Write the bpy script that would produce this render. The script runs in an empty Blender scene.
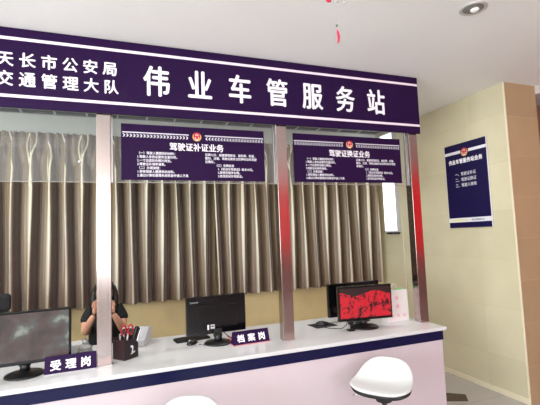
import bpy, bmesh, math, random
from mathutils import Vector, Matrix, Euler
random.seed(7)
sc = bpy.context.scene
COL = sc.collection
PI = math.pi

# ------------------------------------------------------------------ materials
def nodes(name):
    m = bpy.data.materials.new(name); m.use_nodes = True
    nt = m.node_tree; b = nt.nodes['Principled BSDF']
    return m, nt, b
def lin(c):
    return tuple(((x/255)/12.92 if x/255 <= .04045 else ((x/255+.055)/1.055)**2.4) for x in c)+(1,)
def mat(name, c, rough=.5, metal=0, spec=.5, noise=0, scale=8, bump=0, bscale=60, emit=0, coat=0):
    m, nt, b = nodes(name)
    b.inputs['Base Color'].default_value = lin(c)
    b.inputs['Roughness'].default_value = rough
    b.inputs['Metallic'].default_value = metal
    b.inputs['Specular IOR Level'].default_value = spec
    b.inputs['Coat Weight'].default_value = coat
    tc = nt.nodes.new('ShaderNodeTexCoord')
    if noise:
        n = nt.nodes.new('ShaderNodeTexNoise'); n.inputs['Scale'].default_value = scale; n.inputs['Detail'].default_value = 5
        nt.links.new(tc.outputs['Object'], n.inputs['Vector'])
        r = nt.nodes.new('ShaderNodeValToRGB')
        l = lin(c)
        r.color_ramp.elements[0].position = .3; r.color_ramp.elements[1].position = .7
        r.color_ramp.elements[0].color = tuple(x*(1-noise) for x in l[:3])+(1,)
        r.color_ramp.elements[1].color = tuple(min(1, x*(1+noise)) for x in l[:3])+(1,)
        nt.links.new(n.outputs['Fac'], r.inputs['Fac']); nt.links.new(r.outputs['Color'], b.inputs['Base Color'])
    if bump:
        n2 = nt.nodes.new('ShaderNodeTexNoise'); n2.inputs['Scale'].default_value = bscale
        nt.links.new(tc.outputs['Object'], n2.inputs['Vector'])
        bp = nt.nodes.new('ShaderNodeBump'); bp.inputs['Strength'].default_value = bump; bp.inputs['Distance'].default_value = .01
        nt.links.new(n2.outputs['Fac'], bp.inputs['Height']); nt.links.new(bp.outputs['Normal'], b.inputs['Normal'])
    if emit:
        b.inputs['Emission Color'].default_value = lin(c); b.inputs['Emission Strength'].default_value = emit
    return m

def tile_mat(name, c, mortar, w, h, axis, rough=.3, off=(0, 0), noise=.06, msize=.003):
    """tiles laid in the plane given by axis: 'x' = YZ wall, 'y' = XZ wall, 'z' = floor"""
    m, nt, b = nodes(name)
    b.inputs['Roughness'].default_value = rough
    tc = nt.nodes.new('ShaderNodeTexCoord'); sx = nt.nodes.new('ShaderNodeSeparateXYZ'); cb = nt.nodes.new('ShaderNodeCombineXYZ')
    nt.links.new(tc.outputs['Object'], sx.inputs[0])
    a, bb = {'x': ('Y', 'Z'), 'y': ('X', 'Z'), 'z': ('X', 'Y')}[axis]
    nt.links.new(sx.outputs[a], cb.inputs['X']); nt.links.new(sx.outputs[bb], cb.inputs['Y'])
    mp = nt.nodes.new('ShaderNodeMapping'); mp.inputs['Location'].default_value = (off[0], off[1], 0)
    nt.links.new(cb.outputs[0], mp.inputs['Vector'])
    br = nt.nodes.new('ShaderNodeTexBrick'); br.offset = 0; br.squash = 1
    br.inputs['Scale'].default_value = 1; br.inputs['Brick Width'].default_value = w; br.inputs['Row Height'].default_value = h
    br.inputs['Mortar Size'].default_value = msize; br.inputs['Mortar Smooth'].default_value = .3; br.inputs['Bias'].default_value = 0
    l = lin(c)
    br.inputs['Color1'].default_value = tuple(x*(1-noise) for x in l[:3])+(1,)
    br.inputs['Color2'].default_value = tuple(min(1, x*(1+noise)) for x in l[:3])+(1,)
    br.inputs['Mortar'].default_value = lin(mortar)
    nt.links.new(mp.outputs[0], br.inputs['Vector'])
    n = nt.nodes.new('ShaderNodeTexNoise'); n.inputs['Scale'].default_value = 3; n.inputs['Detail'].default_value = 6
    nt.links.new(tc.outputs['Object'], n.inputs['Vector'])
    mx = nt.nodes.new('ShaderNodeMix'); mx.data_type = 'RGBA'; mx.blend_type = 'MULTIPLY'; mx.inputs['Factor'].default_value = .35
    r = nt.nodes.new('ShaderNodeValToRGB'); r.color_ramp.elements[0].color = (.75, .73, .7, 1); r.color_ramp.elements[0].position = .3
    r.color_ramp.elements[1].position = .75
    nt.links.new(n.outputs['Fac'], r.inputs['Fac'])
    nt.links.new(br.outputs['Color'], mx.inputs['A']); nt.links.new(r.outputs['Color'], mx.inputs['B'])
    nt.links.new(mx.outputs['Result'], b.inputs['Base Color'])
    return m

M = {}
M['ceiling'] = mat('ceiling_paint', (248, 247, 245), .85, noise=.015, scale=2)
M['soffit'] = mat('soffit_paint', (205, 198, 196), .85, noise=.015, scale=2)
M['beige'] = tile_mat('beige_wall_tile', (216, 208, 178), (208, 199, 168), .8, .45, 'x', .28, (.15, .1))
M['beigeb'] = mat('beige_wall_paint', (222, 200, 150), .6, noise=.05, scale=4)
M['upper'] = mat('white_pelmet_paint', (214, 220, 215), .7, noise=.02, scale=3)
M['tan'] = tile_mat('tan_wall_tile', (184, 156, 120), (194, 167, 134), .9, .375, 'y', .3, (.3, .435))
M['tan2'] = tile_mat('brown_wall_tile', (132, 98, 72), (150, 120, 95), .9, .375, 'y', .35)
M['floor'] = tile_mat('floor_tile', (190, 186, 182), (160, 155, 150), .6, .6, 'z', .14, (.2, .1))
M['inlay'] = mat('dark_floor_inlay', (62, 44, 36), .25, noise=.1)
M['trim'] = mat('pale_edge_trim', (232, 222, 196), .4, noise=.02)
M['laminate'] = mat('white_laminate', (216, 216, 217), .2, noise=.01, scale=2)
M['panel'] = mat('blush_white_panel', (208, 194, 199), .3, noise=.02, scale=1.5)
M['navy'] = mat('navy_band', (14, 16, 58), .3, spec=.25, noise=.08, scale=2)
M['purple'] = mat('purple_sign_film', (38, 14, 58), .45, spec=.12, noise=.06, scale=1.5)
M['purpled'] = mat('purple_notice_film', (40, 16, 58), .5, spec=.1, noise=.05, scale=2)
M['navyp'] = mat('indigo_poster_film', (26, 18, 66), .45, spec=.2, noise=.05, scale=2)
M['white'] = mat('white_lettering', (244, 240, 246), .5, noise=.005, emit=.12)
M['whitel'] = mat('white_line', (240, 222, 234), .5, noise=.005, emit=.1)
M['pwhite'] = mat('poster_white', (228, 226, 236), .5, noise=.01)
M['gold'] = mat('emblem_gold', (226, 178, 92), .45, noise=.04)
M['red'] = mat('emblem_red', (198, 34, 44), .45, noise=.04)
M['yellow'] = mat('faded_yellow_print', (232, 226, 170), .5, noise=.02)
M['black'] = mat('black_plastic', (16, 16, 19), .35, noise=.1, scale=20)
M['blackm'] = mat('matt_black_plastic', (22, 21, 24), .6, noise=.1, scale=20)
M['bezel'] = mat('glossy_black_bezel', (10, 10, 12), .15, noise=.05)
M['wplastic'] = mat('white_plastic', (222, 223, 222), .3, noise=.01)
M['gplastic'] = mat('grey_plastic', (186, 186, 190), .4, noise=.03)
M['chrome'] = mat('chrome', (210, 210, 214), .08, 1, noise=.02)
M['alu'] = mat('aluminium_rail', (178, 180, 182), .35, 1, noise=.05)
M['skin'] = mat('skin', (204, 152, 126), .55, noise=.05, scale=30)
M['hair'] = mat('black_hair', (20, 16, 16), .45, noise=.3, scale=60, bump=.4, bscale=120)
M['shirt'] = mat('black_cotton', (14, 14, 17), .85, noise=.2, scale=30, bump=.2)
M['jeans'] = mat('dark_denim', (30, 34, 46), .85, noise=.2, scale=40)
M['lips'] = mat('lips', (170, 84, 80), .5, noise=.03)
M['eye'] = mat('eye_dark', (24, 18, 16), .2, noise=.03)
M['scis'] = mat('red_plastic', (196, 26, 40), .35, noise=.04)
M['maroon'] = mat('dark_maroon_box', (66, 42, 48), .4, noise=.08)
M['dimrefl'] = mat('dim_reflector', (128, 126, 124), .4, .3, noise=.15, scale=20)
M['darkbox'] = mat('black_brown_box', (30, 20, 24), .4, noise=.08)
M['crystal'] = mat('clear_crystal', (196, 198, 198), .08, noise=.02); M['crystal'].node_tree.nodes['Principled BSDF'].inputs['Transmission Weight'].default_value = .75
M['redpaper'] = mat('red_paper', (206, 30, 74), .5, noise=.05)
M['greenbead'] = mat('green_bead', (70, 110, 76), .4, noise=.05)
M['green'] = mat('green_clip', (126, 196, 120), .4, noise=.05)
M['thread'] = mat('pale_thread', (190, 186, 184), .7, noise=.03)
M['cable'] = mat('white_cable', (222, 214, 186), .5, noise=.02)
M['fabric'] = mat('black_mesh_fabric', (24, 24, 27), .9, noise=.15, scale=80)
M['drapeglow'] = mat('added_red_glow', (190, 14, 28), .7, noise=.1, scale=4, emit=1.5)  # added drapes glow to put red reflections in the posts
M['led'] = mat('added_red_led', (255, 16, 30), .5, noise=.02, emit=14)  # glow of the added unseen board, for the red spot on the left post
M['brownwood'] = mat('brown_wood_wainscot', (146, 122, 118), .5, noise=.15, scale=3)
M['tube'] = mat('lit_diffuser', (250, 252, 255), .5, noise=.005, emit=2.2)
M['bulb'] = mat('downlight_bulb', (225, 222, 218), .4, noise=.01, emit=.25)
M['refl'] = mat('brushed_reflector', (205, 202, 200), .4, .3, noise=.03)
M['grille'] = mat('dark_grille', (38, 41, 36), .6, noise=.1)
M['door'] = mat('glass_door_frame', (150, 150, 150), .4, .5, noise=.03)

# brushed stainless steel for the posts
def steel():
    m, nt, b = nodes('brushed_stainless')
    b.inputs['Metallic'].default_value = 1; b.inputs['Base Color'].default_value = lin((182, 170, 166))
    b.inputs['Roughness'].default_value = .17
    tc = nt.nodes.new('ShaderNodeTexCoord'); mp = nt.nodes.new('ShaderNodeMapping'); mp.inputs['Scale'].default_value = (260, 260, 2)
    n = nt.nodes.new('ShaderNodeTexNoise'); n.inputs['Scale'].default_value = 1; n.inputs['Detail'].default_value = 3
    r = nt.nodes.new('ShaderNodeMapRange'); r.inputs['To Min'].default_value = .12; r.inputs['To Max'].default_value = .26
    nt.links.new(tc.outputs['Object'], mp.inputs[0]); nt.links.new(mp.outputs[0], n.inputs['Vector'])
    nt.links.new(n.outputs['Fac'], r.inputs['Value']); nt.links.new(r.outputs[0], b.inputs['Roughness'])
    return m
M['steel'] = steel()

# acrylic: mostly transparent, a faint milky haze and a reflection
def acrylic():
    m = bpy.data.materials.new('clear_acrylic'); m.use_nodes = True; nt = m.node_tree; nt.nodes.clear()
    out = nt.nodes.new('ShaderNodeOutputMaterial'); t = nt.nodes.new('ShaderNodeBsdfTransparent')
    t.inputs['Color'].default_value = (.9, .92, .91, 1)
    d = nt.nodes.new('ShaderNodeBsdfDiffuse'); d.inputs['Color'].default_value = (.75, .78, .77, 1)
    g = nt.nodes.new('ShaderNodeBsdfGlossy'); g.inputs['Roughness'].default_value = .03
    n = nt.nodes.new('ShaderNodeTexNoise'); n.inputs['Scale'].default_value = 3
    mr = nt.nodes.new('ShaderNodeMapRange'); mr.inputs['To Min'].default_value = .08; mr.inputs['To Max'].default_value = .13
    nt.links.new(n.outputs['Fac'], mr.inputs['Value'])
    m1 = nt.nodes.new('ShaderNodeMixShader'); m2 = nt.nodes.new('ShaderNodeMixShader'); m2.inputs[0].default_value = .015
    nt.links.new(mr.outputs[0], m1.inputs[0]); nt.links.new(t.outputs[0], m1.inputs[1]); nt.links.new(d.outputs[0], m1.inputs[2])
    nt.links.new(m1.outputs[0], m2.inputs[1]); nt.links.new(g.outputs[0], m2.inputs[2]); nt.links.new(m2.outputs[0], out.inputs[0])
    return m
M['acrylic'] = acrylic()
M['acedge'] = mat('acrylic_edge', (150, 146, 136), .2, noise=.02)

# satin curtain: highlights along fold crests painted into the colour, browner near the hem
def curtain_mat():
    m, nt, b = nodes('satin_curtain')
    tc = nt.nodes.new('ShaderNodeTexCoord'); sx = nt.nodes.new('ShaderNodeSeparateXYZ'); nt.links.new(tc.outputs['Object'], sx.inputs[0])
    # painted crest highlight and dark gap per fold, following the cloth (fold-locked UV)
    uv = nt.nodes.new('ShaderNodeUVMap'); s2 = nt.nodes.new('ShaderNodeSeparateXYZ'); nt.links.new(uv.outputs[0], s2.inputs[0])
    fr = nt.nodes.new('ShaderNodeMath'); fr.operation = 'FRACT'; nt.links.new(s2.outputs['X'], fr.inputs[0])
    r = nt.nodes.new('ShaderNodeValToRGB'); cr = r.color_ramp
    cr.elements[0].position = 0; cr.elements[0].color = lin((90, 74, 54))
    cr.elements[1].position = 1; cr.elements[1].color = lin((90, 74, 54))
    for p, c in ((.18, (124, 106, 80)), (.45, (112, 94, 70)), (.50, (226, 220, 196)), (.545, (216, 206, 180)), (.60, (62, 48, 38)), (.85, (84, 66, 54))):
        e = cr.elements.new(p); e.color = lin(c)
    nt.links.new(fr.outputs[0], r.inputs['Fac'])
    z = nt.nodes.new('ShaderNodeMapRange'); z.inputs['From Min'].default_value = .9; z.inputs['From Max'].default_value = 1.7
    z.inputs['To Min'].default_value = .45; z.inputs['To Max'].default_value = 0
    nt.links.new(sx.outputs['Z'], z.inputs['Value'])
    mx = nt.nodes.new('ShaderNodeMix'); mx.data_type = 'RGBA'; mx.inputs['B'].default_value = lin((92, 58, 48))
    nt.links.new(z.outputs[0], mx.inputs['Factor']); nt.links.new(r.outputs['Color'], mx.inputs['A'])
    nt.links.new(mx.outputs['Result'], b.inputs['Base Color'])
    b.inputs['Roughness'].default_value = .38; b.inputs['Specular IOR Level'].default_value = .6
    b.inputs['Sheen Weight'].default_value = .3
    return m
M['curtain'] = curtain_mat()

def screen_mat(name, kind):
    m, nt, b = nodes(name)
    tc = nt.nodes.new('ShaderNodeTexCoord')
    n = nt.nodes.new('ShaderNodeTexNoise'); n.inputs['Detail'].default_value = 9; n.inputs['Distortion'].default_value = .8
    r = nt.nodes.new('ShaderNodeValToRGB'); cr = r.color_ramp
    nt.links.new(tc.outputs['Object'], n.inputs['Vector'])
    if kind == 'red':  # red reflection painted onto the screen as its own glow
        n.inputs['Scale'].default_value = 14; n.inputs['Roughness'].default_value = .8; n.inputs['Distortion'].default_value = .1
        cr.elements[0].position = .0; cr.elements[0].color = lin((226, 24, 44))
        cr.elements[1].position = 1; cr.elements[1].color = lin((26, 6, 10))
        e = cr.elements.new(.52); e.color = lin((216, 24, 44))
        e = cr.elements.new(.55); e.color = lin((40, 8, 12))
        # dark sagging band along the top of the painted reflection
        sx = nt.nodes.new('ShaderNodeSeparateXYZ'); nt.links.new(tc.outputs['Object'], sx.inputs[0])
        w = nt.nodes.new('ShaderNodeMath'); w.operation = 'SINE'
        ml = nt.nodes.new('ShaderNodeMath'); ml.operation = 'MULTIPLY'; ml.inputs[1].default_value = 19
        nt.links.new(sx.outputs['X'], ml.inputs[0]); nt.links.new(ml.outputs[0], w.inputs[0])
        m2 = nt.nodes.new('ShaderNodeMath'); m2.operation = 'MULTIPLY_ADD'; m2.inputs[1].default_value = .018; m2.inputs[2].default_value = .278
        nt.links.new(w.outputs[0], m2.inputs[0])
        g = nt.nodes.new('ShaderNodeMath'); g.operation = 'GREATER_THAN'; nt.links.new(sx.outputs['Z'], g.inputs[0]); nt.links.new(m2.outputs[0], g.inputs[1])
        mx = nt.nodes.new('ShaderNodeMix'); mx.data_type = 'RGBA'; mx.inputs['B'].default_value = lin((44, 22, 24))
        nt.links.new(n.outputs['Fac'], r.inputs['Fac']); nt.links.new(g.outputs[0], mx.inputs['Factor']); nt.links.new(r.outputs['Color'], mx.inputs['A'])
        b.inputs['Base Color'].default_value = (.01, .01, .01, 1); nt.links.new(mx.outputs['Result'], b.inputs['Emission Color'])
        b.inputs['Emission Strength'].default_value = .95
    else:  # greyish reflection of the room painted in, blurred and glowing
        n.inputs['Scale'].default_value = 5.5; n.inputs['Detail'].default_value = 6; n.inputs['Distortion'].default_value = .2
        cr.elements[0].position = .36; cr.elements[0].color = lin((170, 176, 166))
        cr.elements[1].position = .62; cr.elements[1].color = lin((58, 44, 44))
        e = cr.elements.new(.42); e.color = lin((96, 98, 94))
        e = cr.elements.new(.5); e.color = lin((92, 70, 68))
        nt.links.new(n.outputs['Fac'], r.inputs['Fac'])
        b.inputs['Base Color'].default_value = (.03, .03, .03, 1); nt.links.new(r.outputs['Color'], b.inputs['Emission Color'])
        b.inputs['Emission Strength'].default_value = .75; b.inputs['Specular IOR Level'].default_value = .3
    b.inputs['Roughness'].default_value = .25
    return m
M['screen_red'] = screen_mat('red_reflection_screen', 'red')
M['screen_grey'] = screen_mat('grey_reflection_screen', 'grey')

def bag_mat():
    m, nt, b = nodes('frosted_pink_bag')
    b.inputs['Base Color'].default_value = lin((244, 234, 232)); b.inputs['Roughness'].default_value = .35
    b.inputs['Alpha'].default_value = .82
    return m
M['bag'] = bag_mat()
M['pink'] = mat('pink_print', (228, 176, 188), .5, noise=.02)

# ------------------------------------------------------------------ helpers
class MB:
    def __init__(s): s.bm = bmesh.new(); s.mats = []
    def mi(s, m):
        m = M[m]
        if m not in s.mats: s.mats.append(m)
        return s.mats.index(m)
    def _take(s, tmp, m, T=None, smooth=False):
        if T is not None: bmesh.ops.transform(tmp, matrix=T, verts=tmp.verts)
        me = bpy.data.meshes.new('t'); i = s.mi(m)
        for f in tmp.faces: f.material_index = i; f.smooth = smooth
        tmp.to_mesh(me); tmp.free(); s.bm.from_mesh(me); bpy.data.meshes.remove(me)
    def box(s, c, d, m, bev=0, T=None, seg=2, smooth=False):
        b = bmesh.new(); bmesh.ops.create_cube(b, size=1)
        bmesh.ops.scale(b, vec=d, verts=b.verts)
        if bev: bmesh.ops.bevel(b, geom=b.edges[:], offset=bev, segments=seg, affect='EDGES', profile=.5)
        bmesh.ops.translate(b, vec=c, verts=b.verts); s._take(b, m, T, smooth); return s
    def b2(s, lo, hi, m, bev=0, T=None):
        return s.box([(a+b)/2 for a, b in zip(lo, hi)], [b-a for a, b in zip(lo, hi)], m, bev, T)
    def poly(s, pts, m, th=None, T=None, bev=0):
        """pts: list of 3d points (planar); th: vector to extrude along"""
        b = bmesh.new(); vs = [b.verts.new(p) for p in pts]; f = b.faces.new(vs)
        if th is not None:
            r = bmesh.ops.extrude_face_region(b, geom=[f]); bmesh.ops.translate(b, vec=th, verts=[v for v in r['geom'] if isinstance(v, bmesh.types.BMVert)])
            bmesh.ops.recalc_face_normals(b, faces=b.faces)
            if bev: bmesh.ops.bevel(b, geom=b.edges[:], offset=bev, segments=2, affect='EDGES', profile=.5)
        s._take(b, m, T); return s
    def cyl(s, p, q, r, m, r2=None, n=20, smooth=True, T=None):
        p = Vector(p); q = Vector(q); d = q-p; b = bmesh.new()
        bmesh.ops.create_cone(b, cap_ends=True, segments=n, radius1=r, radius2=r if r2 is None else r2, depth=d.length)
        R = Matrix.Translation((p+q)/2) @ d.to_track_quat('Z', 'Y').to_matrix().to_4x4()
        bmesh.ops.transform(b, matrix=R, verts=b.verts)
        s._take(b, m, T, smooth)
        return s
    def ball(s, c, r, m, sc=(1, 1, 1), T=None, n=16):
        b = bmesh.new(); bmesh.ops.create_uvsphere(b, u_segments=n, v_segments=max(6, n//2+2), radius=r)
        bmesh.ops.scale(b, vec=sc, verts=b.verts); bmesh.ops.translate(b, vec=c, verts=b.verts); s._take(b, m, T, True); return s
    def lathe(s, prof, m, c=(0, 0, 0), n=28, T=None):
        b = bmesh.new(); rings = []
        for r, z in prof:
            rings.append([b.verts.new((c[0]+r*math.cos(2*PI*k/n), c[1]+r*math.sin(2*PI*k/n), c[2]+z)) for k in range(n)])
        for A, B in zip(rings, rings[1:]):
            for k in range(n): b.faces.new((A[k], A[(k+1) % n], B[(k+1) % n], B[k]))
        b.faces.new(rings[0][::-1]); b.faces.new(rings[-1])
        bmesh.ops.recalc_face_normals(b, faces=b.faces)
        s._take(b, m, T, True); return s
    def tube(s, pts, r, m, n=8, T=None):
        pts = [Vector(p) for p in pts]; b = bmesh.new(); rings = []
        for i, p in enumerate(pts):
            t = (pts[min(i+1, len(pts)-1)]-pts[max(i-1, 0)]).normalized()
            up = Vector((0, 0, 1)) if abs(t.z) < .9 else Vector((1, 0, 0))
            u = t.cross(up).normalized(); v = t.cross(u).normalized()
            rr = r[i] if isinstance(r, (list, tuple)) else r
            rings.append([b.verts.new(p+rr*(u*math.cos(2*PI*k/n)+v*math.sin(2*PI*k/n))) for k in range(n)])
        for A, B in zip(rings, rings[1:]):
            for k in range(n): b.faces.new((A[k], A[(k+1) % n], B[(k+1) % n], B[k]))
        b.faces.new(rings[0][::-1]); b.faces.new(rings[-1]); bmesh.ops.recalc_face_normals(b, faces=b.faces)
        s._take(b, m, T, True); return s
    def text(s, txt, m, T, size=1, bold=.015, sx=1, align='LEFT', depth=.001):
        """flat lettering: local X right, local Y up, face towards +Z of T"""
        cu = bpy.data.curves.new('t', 'FONT'); cu.body = txt; cu.size = size; cu.extrude = 0
        cu.align_x = align; cu.align_y = 'BOTTOM_BASELINE'; cu.resolution_u = 3
        o = bpy.data.objects.new('t', cu); COL.objects.link(o)
        dg = bpy.context.evaluated_depsgraph_get(); dg.update()
        me = bpy.data.meshes.new_from_object(o.evaluated_get(dg))
        b = bmesh.new(); b.from_mesh(me)
        bmesh.ops.scale(b, vec=(sx, 1, 1), verts=b.verts); b.free()
        d = bold*size
        for dx, dy in (((-d, 0), (d, 0), (0, d*.8), (0, -d*.8)) if bold else ((0, 0),)):
            b = bmesh.new(); b.from_mesh(me); bmesh.ops.scale(b, vec=(sx, 1, 1), verts=b.verts)
            bmesh.ops.translate(b, vec=(dx, dy, .0004+.0001*(dx > 0)+.0002*(dy > 0)), verts=b.verts); s._take(b, m, T)
        bpy.data.objects.remove(o); bpy.data.curves.remove(cu); bpy.data.meshes.remove(me); return s
    def build(s, name, parent=None, loc=None, rot=None):
        me = bpy.data.meshes.new(name); s.bm.to_mesh(me); s.bm.free()
        for m in s.mats: me.materials.append(m)
        o = bpy.data.objects.new(name, me); COL.objects.link(o)
        if parent: o.parent = parent
        if loc: o.location = loc
        if rot: o.rotation_euler = rot
        return o

def tag(o, label, cat, group=None, kind=None):
    o['label'] = label; o['category'] = cat
    if group: o['group'] = group
    if kind: o['kind'] = kind
    return o
def thing(name, loc, rz, label, cat, group=None):
    o = bpy.data.objects.new(name, None); o.empty_display_size = .05; COL.objects.link(o)
    o.location = loc; o.rotation_euler = (0, 0, rz); return tag(o, label, cat, group)
def struct(o): o['kind'] = 'structure'; return o
def copy_tree(o, parent=None):
    c = o.copy(); COL.objects.link(c)
    if parent: c.parent = parent; c.matrix_parent_inverse = o.matrix_parent_inverse
    for ch in list(o.children): copy_tree(ch, c)
    return c
def face_y(x, y, z): # text plane facing -Y
    return Matrix.Translation((x, y, z)) @ Matrix.Rotation(PI/2, 4, 'X')
def face_x(x, y, z): # text plane facing -X, reading towards -Y
    return Matrix.Translation((x, y, z)) @ Matrix.Rotation(-PI/2, 4, 'Z') @ Matrix.Rotation(PI/2, 4, 'X')

CEIL = 2.88; XR = 3.334; YB = 4.65; YP = 2.80; CT = .78

# ------------------------------------------------------------------ setting
b = MB(); b.b2((-4.2, -4.7, -.1), (7.2, 4.9, 0), 'floor')
b.poly([(2.72, 3.03, .0008), (2.93, 2.93, .0008), (3.03, 3.06, .0008), (2.86, 3.2, .0008)], 'inlay')
struct(b.build('floor'))
b = MB(); b.b2((-4.2, -4.7, CEIL), (7.2, 4.9, CEIL+.1), 'ceiling'); ceiling = struct(b.build('ceiling'))
# back wall: tan dado below the curtain, white pelmet zone at the top
b = MB(); b.b2((-4.2, YB, 0), (XR, YB+.15, 2.62), 'beigeb'); b.b2((-4.2, YB-.004, 2.62), (XR, YB+.15, CEIL), 'upper'); struct(b.build('wall_back'))
# right wall: a thick block, beige on the side, tan on the end
b = MB(); b.b2((XR, 2.653, 0), (XR+.15, YB+.15, CEIL), 'beige'); struct(b.build('wall_right'))
b = MB(); b.b2((XR+.004, 2.645, 0), (3.745, 2.80, CEIL), 'tan'); struct(b.build('wall_right_end'))
b = MB(); b.b2((XR-.006, 2.640, 0), (XR+.006, 2.655, CEIL), 'trim', .002); struct(b.build('trim_1'))
b = MB(); b.b2((3.745, 2.9, 0), (7.2, 3.05, CEIL), 'tan2'); struct(b.build('wall_hallway'))
b = MB(); b.b2((3.745, 2.60, 2.80), (7.2, 2.9, CEIL), 'soffit'); struct(b.build('trim_2'))
b = MB(); b.b2((XR-.012, 2.655, 0), (XR, YB, .05), 'trim', .003); struct(b.build('baseboard_right'))
b = MB(); b.b2((7.05, -4.7, 0), (7.2, 2.9, CEIL), 'brownwood'); struct(b.build('wall_far_right'))
# left wall with a wide window opening, rear wall with shop-front openings
b = MB()
b.b2((-4.2, -4.7, 0), (-4.05, 4.65, .5), 'beigeb'); b.b2((-4.2, -4.7, 2.6), (-4.05, 4.65, CEIL), 'beigeb')
b.b2((-4.2, -4.7, .5), (-4.05, -3.6, 2.6), 'beigeb'); b.b2((-4.2, 2.0, .5), (-4.05, 4.65, 2.6), 'beigeb'); struct(b.build('wall_left'))
b = MB()
b.b2((-4.2, -4.7, 0), (7.2, -4.55, .55), 'brownwood'); b.b2((-4.2, -4.7, 2.7), (7.2, -4.55, CEIL), 'upper')
b.b2((2.7, -4.7, .55), (7.2, -4.55, 2.7), 'brownwood'); b.b2((-4.2, -4.7, .55), (-3.8, -4.55, 2.7), 'upper'); struct(b.build('wall_front'))
b = MB()
for x in (-3.8, -1.65, .5, 2.66): b.b2((x, -4.66, .55), (x+.05, -4.6, 2.7), 'door')
b.b2((-3.8, -4.66, .55), (2.7, -4.6, .6), 'door'); b.b2((-3.8, -4.66, 2.65), (2.7, -4.6, 2.7), 'door'); struct(b.build('window_1'))

# linear slot grille in the ceiling beside the back wall
g = thing('air_grille', (-.2, 4.53, CEIL), 0, 'long slotted grey air grille in the ceiling above the curtains', 'grille')
b = MB(); b.b2((-3.4, -.07, -.004), (3.5, .07, 0), 'grille'); b.build('backing', g)
b = MB(); b.b2((-3.4, .066, -.01), (3.5, .08, 0), 'alu'); b.b2((-3.4, -.08, -.01), (3.5, -.066, 0), 'alu'); 
for k in range(24): b.b2((-3.4+k*.3-.010, -.068, -.010), (-3.4+k*.3+.010, .068, -.003), 'alu')
b.build('frame', g)

# ------------------------------------------------------------------ curtains: pleated satin, one fold every 19 cm
def curtain(name, x0, x1, label):
    t = thing(name, ((x0+x1)/2, 4.52, 0), 0, label, 'curtain', None)
    pitch = .155; nx = int((x1-x0)/pitch*22); bm = bmesh.new(); uvl = bm.loops.layers.uv.new('UVMap')
    zs = [.895, .93, 1.0, 1.3, 1.6, 1.9, 2.1, 2.3, 2.42, 2.5, 2.56, 2.6, 2.63, 2.66]
    grid = []; rnd = [random.uniform(-.12, .12) for _ in range(80)]
    cx = (x0+x1)/2
    for z in zs:
        row = []
        for i in range(nx+1):
            x = x0+(x1-x0)*i/nx; u = (x-x0)/pitch; k = int(u); f = u-k
            w = max(0, min(1, (2.63-z)/.5)); w = w*w*(3-2*w)
            sway = .012*math.sin(z*2.1+k*1.7)
            ph = (u+rnd[k % 80]*math.sin(2*PI*f)*.4)*2*PI
            y = -.052*math.cos(ph)*w + .018*math.cos(2*ph+.6)*w
            # pinch pleat at the heading
            y += (1-w)*(-.028*math.cos(ph*2+.5*math.sin(k*2.3))*(1 if .2 < f < .8 else .3))
            row.append((x-cx+sway*w, y, z, u+.5+ (0.30*(1-w))*math.sin(9*z+k*2.1)))
        grid.append(row)
    V = [[bm.verts.new(p[:3]) for p in r] for r in grid]
    for a in range(len(zs)-1):
        for i in range(nx):
            f = bm.faces.new((V[a][i], V[a][i+1], V[a+1][i+1], V[a+1][i])); f.smooth = True
            us = [grid[a][i][3], grid[a][i+1][3], grid[a+1][i+1][3], grid[a+1][i][3]]
            for l, uu in zip(f.loops, us): l[uvl].uv = (uu, 0)
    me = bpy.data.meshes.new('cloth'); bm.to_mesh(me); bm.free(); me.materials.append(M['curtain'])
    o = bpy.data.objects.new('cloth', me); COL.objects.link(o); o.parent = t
    h = MB(); h.b2((x0-cx, .03, 2.632), (x1-cx, .05, 2.66), 'alu'); h.build('curtain_track', t)
    return t
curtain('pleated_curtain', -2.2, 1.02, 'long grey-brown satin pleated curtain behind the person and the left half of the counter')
curtain('pleated_curtain', 1.03, 3.20, 'grey-brown satin pleated curtain ending at the beige wall behind the red screen')

# ------------------------------------------------------------------ counter
c = thing('reception_counter', (0, 2.96, 0), 0, 'long white service counter with a dark navy band under its top edge', 'counter')
b = MB(); b.b2((-2.6, -.375, .755), (2.42, .43, .78), 'laminate', .004); b.build('countertop', c)
b = MB(); b.b2((-2.6, -.355, 0), (2.385, -.335, .755), 'panel'); b.build('front_panel', c)
b = MB(); b.b2((-2.6, -.361, .683), (2.391, -.35, .752), 'navy'); b.build('front_band', c)
b = MB(); b.b2((2.365, -.334, 0), (2.385, .40, .755), 'panel'); b.build('side_panel', c)
b = MB(); b.b2((-2.6, -.05, 0), (-2.58, .40, .755), 'panel'); b.build('side_panel', c)
b = MB(); b.b2((-2.58, -.334, .1), (2.364, -.1, .12), 'panel'); b.build('shelf', c)

# ------------------------------------------------------------------ steel posts
for x, lab in ((-.130, 'polished steel post between the seated person and the left nameplate'),
               (1.120, 'polished steel post between the two purple hanging notice boards'),
               (2.352, 'polished steel post at the right end of the counter beside the pink bag')):
    t = thing('steel_post', (x+.0435, YP+.037, CT), 0, lab, 'post', 'steel posts standing on the counter')
    b = MB(); b.b2((-.0435, -.037, 0), (.0435, .037, CEIL-CT), 'steel', .003); b.build('post_tube', t)
    b = MB()
    for y in (-.0385, .034): b.b2((-.0445, y, 0), (.0445, y+.0045, .004), 'alu')
    b.b2((-.0445, -.034, 0), (-.0425, .034, .004), 'alu'); b.build('foot_seal', t)

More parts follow.
